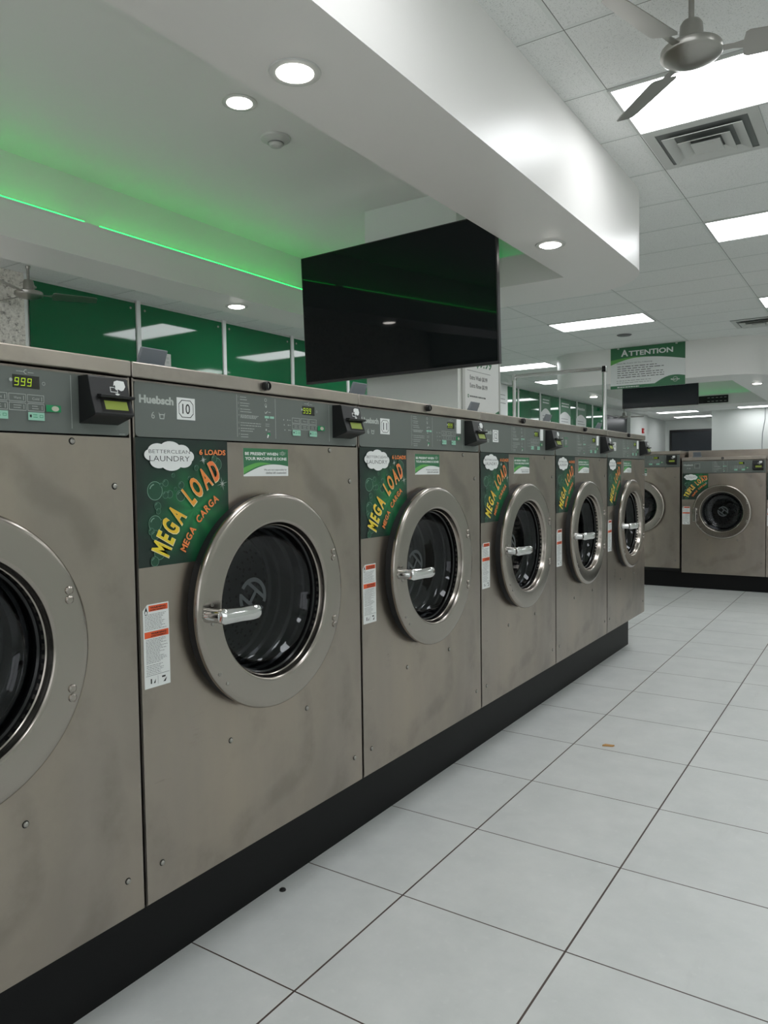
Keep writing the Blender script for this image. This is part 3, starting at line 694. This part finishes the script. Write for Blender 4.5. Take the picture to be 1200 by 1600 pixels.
    # door
    dr = MB().lathe(K([(.022, .262), (.024, .2745), (.030, .2765), (.0355, .2750), (.0395, .2710), (.0416, .2650), (.0420, .2610), (.0420, .2590), (.0420, .2070), (.0418, .2050), (.0405, .2015), (.0375, .1990), (.034, .1980), (.033, .1978), (.023, .1952), (.0215, .1945), (.020, .1925), (.012, .191)]), M_RING, (0, cy, cz), 0, 96).build('door', t)
    MB().lathe(K([(.0005, .272), (.022, .270), (.0235, .262)]), M_BLACK, (0, cy, cz), 0, 96).build('door_gasket', dr)
    MB().lathe(K([(.0195, .1925), (.006, .190), (.003, .186), (-.002, .1855), (-.006, .190), (-.030, .190), (-.034, .184), (-.040, .184), (-.044, .189), (-.070, .189), (-.074, .182), (-.082, .182), (-.086, .187), (-.115, .186), (-.119, .180), (-.128, .180), (-.132, .185), (-.150, .183), (-.155, .176), (-.165, .176)]), M_BLKGL, (0, cy, cz), 0, 64).build('inner_gasket', dr)
    MB().lathe(K([(-.005, .1835), (-.025, .174), (-.040, .158), (-.047, .130), (-.050, .09), (-.052, .0001)]), M_GLASS, (0, cy, cz), 0, 64).build('door_glass', dr)
    # emblem on the glass
    mb = MB(); A = Art((-.0508, cy, cz), (0, 1, 0), (0, 0, 1), mb, base=.0006)
    e = .038*k; th = math.radians(52); ct, stt = math.cos(th), math.sin(th)
    Rr = lambda a, b: (a*ct-b*stt, a*stt+b*ct)
    def seg(r0, r1, a0, a1): A.ring(0, 0, r0, r1, M_EMB, a0+th, a1+th, 16)
    seg(e*1.05, e*1.35, -PI*.42, PI*.52); A.poly([Rr(*p) for p in ((e*.42, -e*1.15), (e*.68, -e*1.1), (e*.68, e*1.1), (e*.42, e*1.15))], M_EMB)
    seg(e*1.05, e*1.35, PI*.62, PI*1.48); A.poly([Rr(*p) for p in ((-e*.68, -e*1.1), (-e*.42, -e*1.15), (-e*.42, e*1.15), (-e*.68, e*1.1))], M_EMB)
    A.poly([Rr(*p) for p in ((-e*.5, -e*.13), (e*.5, -e*.13), (e*.5, e*.13), (-e*.5, e*.13))], M_EMB)
    mb.build('emblem', dr, smooth=0)
    for dz in (.104, .086, -.086, -.104):
        MB().lathe([(.0415, .0085), (.0445, .0080), (.0468, .005)], M_RING, (0, cy+.232*k, cz+dz*k), 0, 16, cap1=True).build('hinge_bolt', dr)
    hy = cy-.245*k; hz = cz-.002
    for dy, dz in ((-.015, 0), (.012, .022), (.012, -.022), (.020, -.145), (.045, -.172)):
        MB().lathe([(.0405, .0042), (.0435, .0038)], M_NICKEL, (0, hy+dy*k if dz > -.1 else hy+dy*k+.01, hz+dz*k), 0, 10, cap1=True).build('door_screw', dr)
    mb = MB()
    if handle == 'out':
        mb.tube([(.041, hy, hz), (.050, hy, hz), (.078, hy+.008, hz)], [.0175, .0165, .0155], M_CHROME, 20)
        def sect(x, y, hw, t_): return [(x-t_, y, hz-hw), (x+t_*.3, y-.0, hz-hw), (x+t_, y, hz-hw*.45), (x+t_, y, hz+hw*.45), (x+t_*.3, y, hz+hw), (x-t_, y, hz+hw)]
        ss = [sect(.082, hy-.004, .014, .008), sect(.088, hy+.004, .018, .012), sect(.098, hy+.045, .0165, .011), sect(.104, hy+.078, .0175, .010), sect(.104, hy+.100, .0165, .009), sect(.104, hy+.106, .011, .006)]
        v = [p for s_ in ss for p in s_]; fs = [(i*6+j, i*6+(j+1) % 6, (i+1)*6+(j+1) % 6, (i+1)*6+j) for i in range(len(ss)-1) for j in range(6)] + [tuple(range(6)), tuple(range(30, 36))]
        mb.add(v, fs, M_CHROME)
    else:
        mb.tube([(.041, hy, hz+.02), (.075, hy, hz+.02)], [.016, .014], M_CHROME, 16)
        mb.box((.072, hy-.014, hz-.095), (.090, hy+.014, hz+.040), M_CHROME)
    mb.build('handle', dr, smooth=40, bevel=.002)
    # little grey lid of the soap box, left standing open
    lid = MB(); ly = .095*ys
    lid.prism([(-.125, ly, ztop), (-.055, ly, ztop), (-.055, ly, ztop+.012), (-.125, ly, ztop+.012)], (0, .078, 0), M_GREYPL)
    lid.prism([(-.110, ly, ztop+.012), (-.096, ly, ztop+.012), (-.080, ly, ztop+.052), (-.088, ly, ztop+.054)], (0, .074, 0), M_GREYPL)
    lid.build('soap_box_lid', t, bevel=.002)
    return t
M_EMB = mat('emblem_grey', (72, 77, 79), .4)

def number(parent, n, y=.122, z=1.312, style='tag'):
    mb = MB(); w, h = .054, .050
    if style == 'tag':
        mb.box((-.0020, y, z), (-.0012, y+w, z+h), M_WHITE)
        A = Art((-.0012, 0, 0), (0, 1, 0), (0, 0, 1), mb, base=.0002); i, c = .005, .009
        def octo(i, c): return [(y+i+c, z+i), (y+w-i-c, z+i), (y+w-i, z+i+c), (y+w-i, z+h-i-c), (y+w-i-c, z+h-i), (y+i+c, z+h-i), (y+i, z+h-i-c), (y+i, z+i+c)]
        A.poly(octo(i, c), M_INK); A.poly(octo(i+.0016, c-.0006), M_WHITE)
        A.text(n, y+w/2, z+h/2, 1, M_INK, .01, .0115*len(n), .023, align='c')
    else:
        mb.box((-.0020, y, z), (-.0012, y+w, z+h), M_PANEL)
        A = Art((-.0012, 0, 0), (0, 1, 0), (0, 0, 1), mb, base=.0002)
        A.frame(y+.002, z+.002, y+w-.002, z+h-.002, .003 if style == 'green' else .0015, M_GREEN if style == 'green' else M_OFFW); A.text(n, y+w/2, z+h/2, 1, M_OFFW if style == 'green' else M_INK, .02, .0115*len(n), .023, align='c')
    return mb.build('number_sticker', parent, smooth=0)

w0 = washer('washer', 'nearest stainless washer at the left edge, its door cut off by the frame', (0, -PW+.003, 0), 0)
info = [(0, '10', 'stainless washer numbered 10 with its whole big round door in view'), (1, '11', 'stainless washer numbered 11, just right of number 10'),
        (2, '12', 'stainless washer numbered 12, in the middle of the front row'), (3, '13', 'fourth stainless washer with a green burst sticker, between number 12 and the end one'),
        (4, '14', 'last and narrowest looking washer at the far end of the front row')]
front = [dup(w0, (0, k*PW+.003, 0), 0, lab) for k, n, lab in info]
tall = dup(w0, (-1.195, 6.95, -.032), -PI/2, 'washer facing the viewer across the aisle, half hidden by the end of the front row')
number(w0, '9')
for (k, n, _), o in zip(info, front):
    number(o, n, style='green' if n == '13' else 'tag')
    if k >= 1:
        MB().box((-.002, .637, 1.334), (.0012, .668, 1.387), M_TAG).build('blank_tag', o, smooth=0)
number(tall, '16')
small = washer('washer', 'shorter stainless washer numbered 17 with a triple load sticker', (-.350, 6.95, 0), -PI/2, width=.762, zb=.165, zp=1.167, zt=1.292, ztop=1.327,
               cy=.376, cz=.787, R=.267, word='TRIPLE', loads='3 LOADS', st=(.003, .905, .245, .258), warn=(.006, .655, .072, .180), notice=False, hood=True, handle='down')
number(small, '17', y=.118, z=1.214, style='dark')
s18 = dup(small, (-.350+.768, 6.95, 0), -PI/2, 'shorter stainless washer, only its edge showing at the right side of the photo')
number(s18, '18', y=.118, z=1.214, style='dark')

# black plinths the machines stand on
tag(MB().box((-1.02, -1.9, 0), (-.1087, 5*PW, .2355), M_PLINTH).build('plinth', smooth=0), 'long black plinth under the front row of washers', 'plinth')
tag(MB().box((-2.04, 7.05, 0), (2.3, 7.9, .160), M_PLINTH).build('plinth', smooth=0), 'black plinth under the washers across the aisle', 'plinth')
for _o, _z in ((tall, .160),):
    MB().box((-.95, .02, .1925), (-.11, .81, .2365), M_BLACK).build('foot_frame', _o, smooth=0)
for _o in (small, s18):
    MB().box((-.94, .02, .1602), (-.11, .74, .1652), M_BLACK).build('foot_frame', _o, smooth=0)

# ================================================================== COLUMN, TV, SIGNS
struct(MB().box((-1.725, 3.38, 0), (-1.0, 4.0, CZ-.013), M_WALL).build('wall_column', smooth=0))
# price sign on the column's aisle side
t = thing('price_sign', 'white price sign listing extra wash and extra rinse on the column, half behind the television', 'sign', (-.999, 3.36, 1.2))
mb = MB().box((0, .10, .26), (.006, .640, 1.15), M_WHITE)
A = Art((.006, 0, 0), (0, 1, 0), (0, 0, 1), mb, base=.0004)
A.text('/ $9.99', .36, .745, 1, M_SIGN, .02, .32, .075, align='c')
A.rect(.14, .682, .50, .685, M_GREYINK)
A.text('Extra Wash $0.99', .315, .638, 1, M_GREYINK, .02, .27, .034, align='c')
A.text('Extra Rinse $0.99', .315, .584, 1, M_GREYINK, .02, .27, .034, align='c')
A.ring(.155, .512, .006, .012, M_SIGN, n=16); A.lines(.18, .42, .512, .512, 1, .010, M_GREYINK, 0, 3)
A.lines(.18, .34, .45, .41, 2, .012, M_OFFW, .2, 5)
A.poly([(.640, .30), (.640, .44), (.58, .42), (.50, .37), (.43, .30)][::-1], M_SIGN)
mb.build('sign_face', t, smooth=0)
MB().box((0, .065, .25), (.012, .10, 1.17), M_METALW).build('side_rail', t, smooth=0); MB().box((0, .640, .25), (.012, .655, 1.17), M_METALW).build('side_rail', t, smooth=0)

def television(name, label, loc, rz, w, h):
    t = thing(name, label, 'television', loc, rz)
    MB().box((-w/2, 0, -h/2), (w/2, .035, h/2), M_BEZEL).build('casing', t, bevel=.004)
    MB().box((-w/2+.008, -.0015, -h/2+.016), (w/2-.008, .0005, h/2-.008), M_SCREEN).build('screen', t, smooth=0)
    MB().box((-.20, .035, -.16), (.20, .075, .16), M_BEZEL).box((-.06, .075, -.10), (.06, .33, .10), M_BEZEL).build('wall_bracket', t, bevel=.003)
    return t
television('television', 'large black switched-off television mounted on the column', (-1.285, 3.03, 2.256), math.radians(-2.4), 1.50, .862).rotation_euler.x = math.radians(2.2)
M_SCREEN = M_BOARD
TVF = television('television', 'smaller dark screen hanging below the green-headed sign', (-1.78, 12.0, 2.622), 0, 1.22, .69)
MB().box((-.025, .10, .10), (.025, .15, .413), M_BEZEL).build('drop_pole', TVF, smooth=0)

# slotted dark bar on the far soffit's end fascia
t = thing('slot_vent', 'black slotted vent bar to the right of the dark hanging screen', 'vent', (-1.80, 15.2, 2.555))
MB().box((-.55, -.03, 0), (.575, 0, .145), M_BEZEL).build('housing', t, smooth=0)
for i in range(14):
    for z in (.035, .105):
        if 6 <= i <= 8: continue
        MB().box((-.50+.077*i, -.033, z-.005), (-.455+.077*i, -.0295, z+.005), M_OFFW).build('slot', t, smooth=0)

# ATTENTION board on the far soffit
t = thing('notice_board', 'green and white sign headed ATTENTION hanging on the far soffit', 'sign', (-2.10, 10.385, 2.44))
W_, H_ = 1.065, .605
mb = MB().box((0, -.008, 0), (W_, 0, H_), M_WHITE)
A = Art((0, -.008, 0), (1, 0, 0), (0, 0, 1), mb, base=.0006, step=.0002)
def cv(u0, v0, u1, v1, b, n=16): return [(u0+(u1-u0)*k/n, v0+(v1-v0)*k/n+b*math.sin(PI*k/n)) for k in range(n+1)]
A.poly([(0, H_)] + cv(0, .415, W_, .37, .05) + [(W_, H_)][::1], M_SIGN)
A.poly(cv(0, .425, .58, .447, .02) + cv(0, .355, .58, .445, .035)[::-1], M_SIGNL)
A.text('A', .155, .478, 1, M_WHITE, .03, .105, .098); A.text('TTENTION', .268, .478, 1, M_WHITE, .03, .63, .075)
A.text('Please Be Aware Of The Following:', .09, .365, 1, M_INK, .0, .52, .020)
A.lines(.10, .78, .325, .165, 6, .0085, M_INK, .35, 9); A.lines(.09, .60, .115, .085, 2, .006, M_GREYINK, .1, 4)
A.rect(0, 0, W_, .045, M_SIGN); A.poly(cv(.62, .03, W_, .13, .06) + [(W_, .0), (.62, 0)], M_SIGN); A.ring(.93, .085, .030, .036, M_OFFW); A.text('BetterClean', .93, .085, 1, M_WHITE, .01, .12, .022, align='c')
A.lines(.10, .42, .022, .022, 1, .014, M_WHITE, 0, 6)
mb.build('sign_face', t, smooth=0)
for x in (.1, .93): MB().box((x, -.012, H_-.02), (x+.03, 0, H_+.003), M_METALW).build('clip', t, smooth=0)

# posters on the green glass
def poster(y0, y1, z0, z1, label, head, inverse=False):
    mb = MB().box((-5.192, y0, z0), (-5.188, y1, z1), M_WHITE); w, h = y1-y0, z1-z0
    A = Art((-5.188, 0, 0), (0, 1, 0), (0, 0, 1), mb, base=.001, step=.0004)
    if inverse:
        A.poly([(y0, z0), (y1, z0)] + [(y1-w*k/12, z1-h*.40+.10*h*math.sin(PI*k/12)*-1) for k in range(13)], M_SIGN)
        A.lines(y0+.1*w, y0+.9*w, z1-h*.55, z1-h*.9, 5, .02, M_WHITE, .5, 2); A.lines(y0+.2*w, y0+.8*w, z1-h*.12, z1-h*.22, 3, .015, M_GREYINK, .3, 7)
    else:
        A.poly([(y0, z1)] + [(y0+w*k/12, z1-h*.36+.10*h*math.sin(PI*k/12)) for k in range(13)] + [(y1, z1)], M_SIGN)
        if head: A.text(head, (y0+y1)/2, z1-h*.12, 1, M_WHITE, .02, w*.72, h*.075, align='c')
        else: A.lines(y0+.18*w, y0+.86*w, z1-h*.08, z1-h*.14, 2, .03, M_WHITE, .1, 3)
        A.lines(y0+.15*w, y0+.85*w, z1-h*.42, z1-h*.85, 8, .014, M_GREYINK, .4, int(y0))
    return tag(mb.build('poster', smooth=0), label, 'poster', 'posters on the green glass wall')
poster(13.05, 13.52, 1.35, 3.02, 'tall green and white poster on the green glass, beside the price sign', '', True)
poster(15.36, 15.95, 1.9, 2.985, 'white poster with green top on the green glass, first right of the chrome rack post', '')
poster(16.55, 17.31, 1.9, 2.985, 'middle white poster with green top seen through the chrome rack', '')
poster(17.72, 18.50, 1.9, 2.985, 'third white poster with green top, headed Attention, on the green glass', 'Attention')

# wall outlet, red alarm pull, small camera, frames on the far wall
t = thing('wall_outlet', 'white outlet plate on the green glass behind washer 10', 'outlet', (-5.192, 4.57, 2.475))
MB().box((0, -.045, -.07), (.008, .045, .07), M_METALW).build('plate', t, bevel=.002); MB().box((.008, -.017, -.035), (.010, .017, -.008), M_OFFW).box((.008, -.017, .008), (.010, .017, .035), M_OFFW).build('socket', t, smooth=0)
t = thing('fire_alarm_pull', 'small red fire alarm pull on the white pilaster', 'alarm', (-5.099, 23.72, 2.53))
MB().box((0, -.07, -.08), (.045, .07, .08), mat('alarm_red', (170, 24, 24), .4)).build('body', t, bevel=.004); MB().box((.045, -.04, -.02), (.055, .04, .01), M_WHITE).build('pull_bar', t, smooth=0)
t = thing('security_camera', 'small white security camera high on the green glass wall', 'camera', (-5.10, 19.75, 2.98))
MB().tube([(-.09, 0, .0), (0, 0, 0)], .015, M_METALW).build('bracket', t); MB().box((-.03, -.09, -.07), (.06, .09, .02), M_METALW).build('housing', t, bevel=.01); MB().lathe([(0, .03), (.012, .02)], M_BLKPL, (.06, -.0, -.025), 0, 14, cap1=True).build('lens', t)

# laundry cart with a chrome hanging rack, parked past the end of the row
t = thing('laundry_cart', 'chrome wire laundry cart with tall hanging rack behind the washers', 'cart', (-.78, 4.62, 0))
cw, cd = .365, .24
fr = MB()
for x in (-cw, cw):
    fr.tube([(x, 0, .18), (x, 0, 1.955)], .0155, M_CHROME, 14)
fr.tube([(-cw, 0, 1.965), (cw, 0, 1.965)], .0155, M_CHROME, 14)
fr.build('hanging_rack', t)
for x in (-cw, cw): MB().box((x-.018, -.016, 1.935), (x+.018, .016, 1.985), M_CHROME).build('corner_joint', t, bevel=.004)
bk = MB()
for z in (.42, .62, .86):
    bk.tube([(-cw+.02, -cd, z), (cw-.02, -cd, z), (cw-.02, cd, z), (-cw+.02, cd, z), (-cw+.02, -cd, z)], .005, M_CHROME, 8)
for k in range(13):
    x = -cw+.02+(2*cw-.04)*k/12
    bk.tube([(x, -cd, .86), (x, -cd, .42), (x, cd, .42), (x, cd, .86)], .0022, M_CHROME, 6)
for k in range(9):
    y = -cd+2*cd*k/8
    bk.tube([(-cw+.02, y, .86), (-cw+.02, y, .42), (cw-.02, y, .42), (cw-.02, y, .86)], .0022, M_CHROME, 6)
bk.build('wire_basket', t)
MB().tube([(-cw, -cd, .18), (cw, -cd, .18), (cw, cd, .18), (-cw, cd, .18), (-cw, -cd, .18)], .011, M_CHROME, 10).build('base_frame', t)
for x in (-cw, cw):
    for y in (-cd, cd):
        c = MB().lathe([(-.014, .058), (-.010, .062), (.010, .062), (.014, .058)], M_BLACK, (x, y, .062), 0, 24, cap0=True, cap1=True).build('caster', t)
        MB().box((x-.022, y-.01, .06), (x-.016, y+.01, .17), M_NICKEL).box((x+.016, y-.01, .06), (x+.022, y+.01, .17), M_NICKEL).box((x-.022, y-.02, .165), (x+.022, y+.02, .172), M_NICKEL).build('caster_fork', c, smooth=0)
for x in (-cw, cw):
    for y in (-cd, cd): MB().tube([(x, y, .17), (x*.95, y, .88)], .006, M_CHROME, 8).build('upright', t)
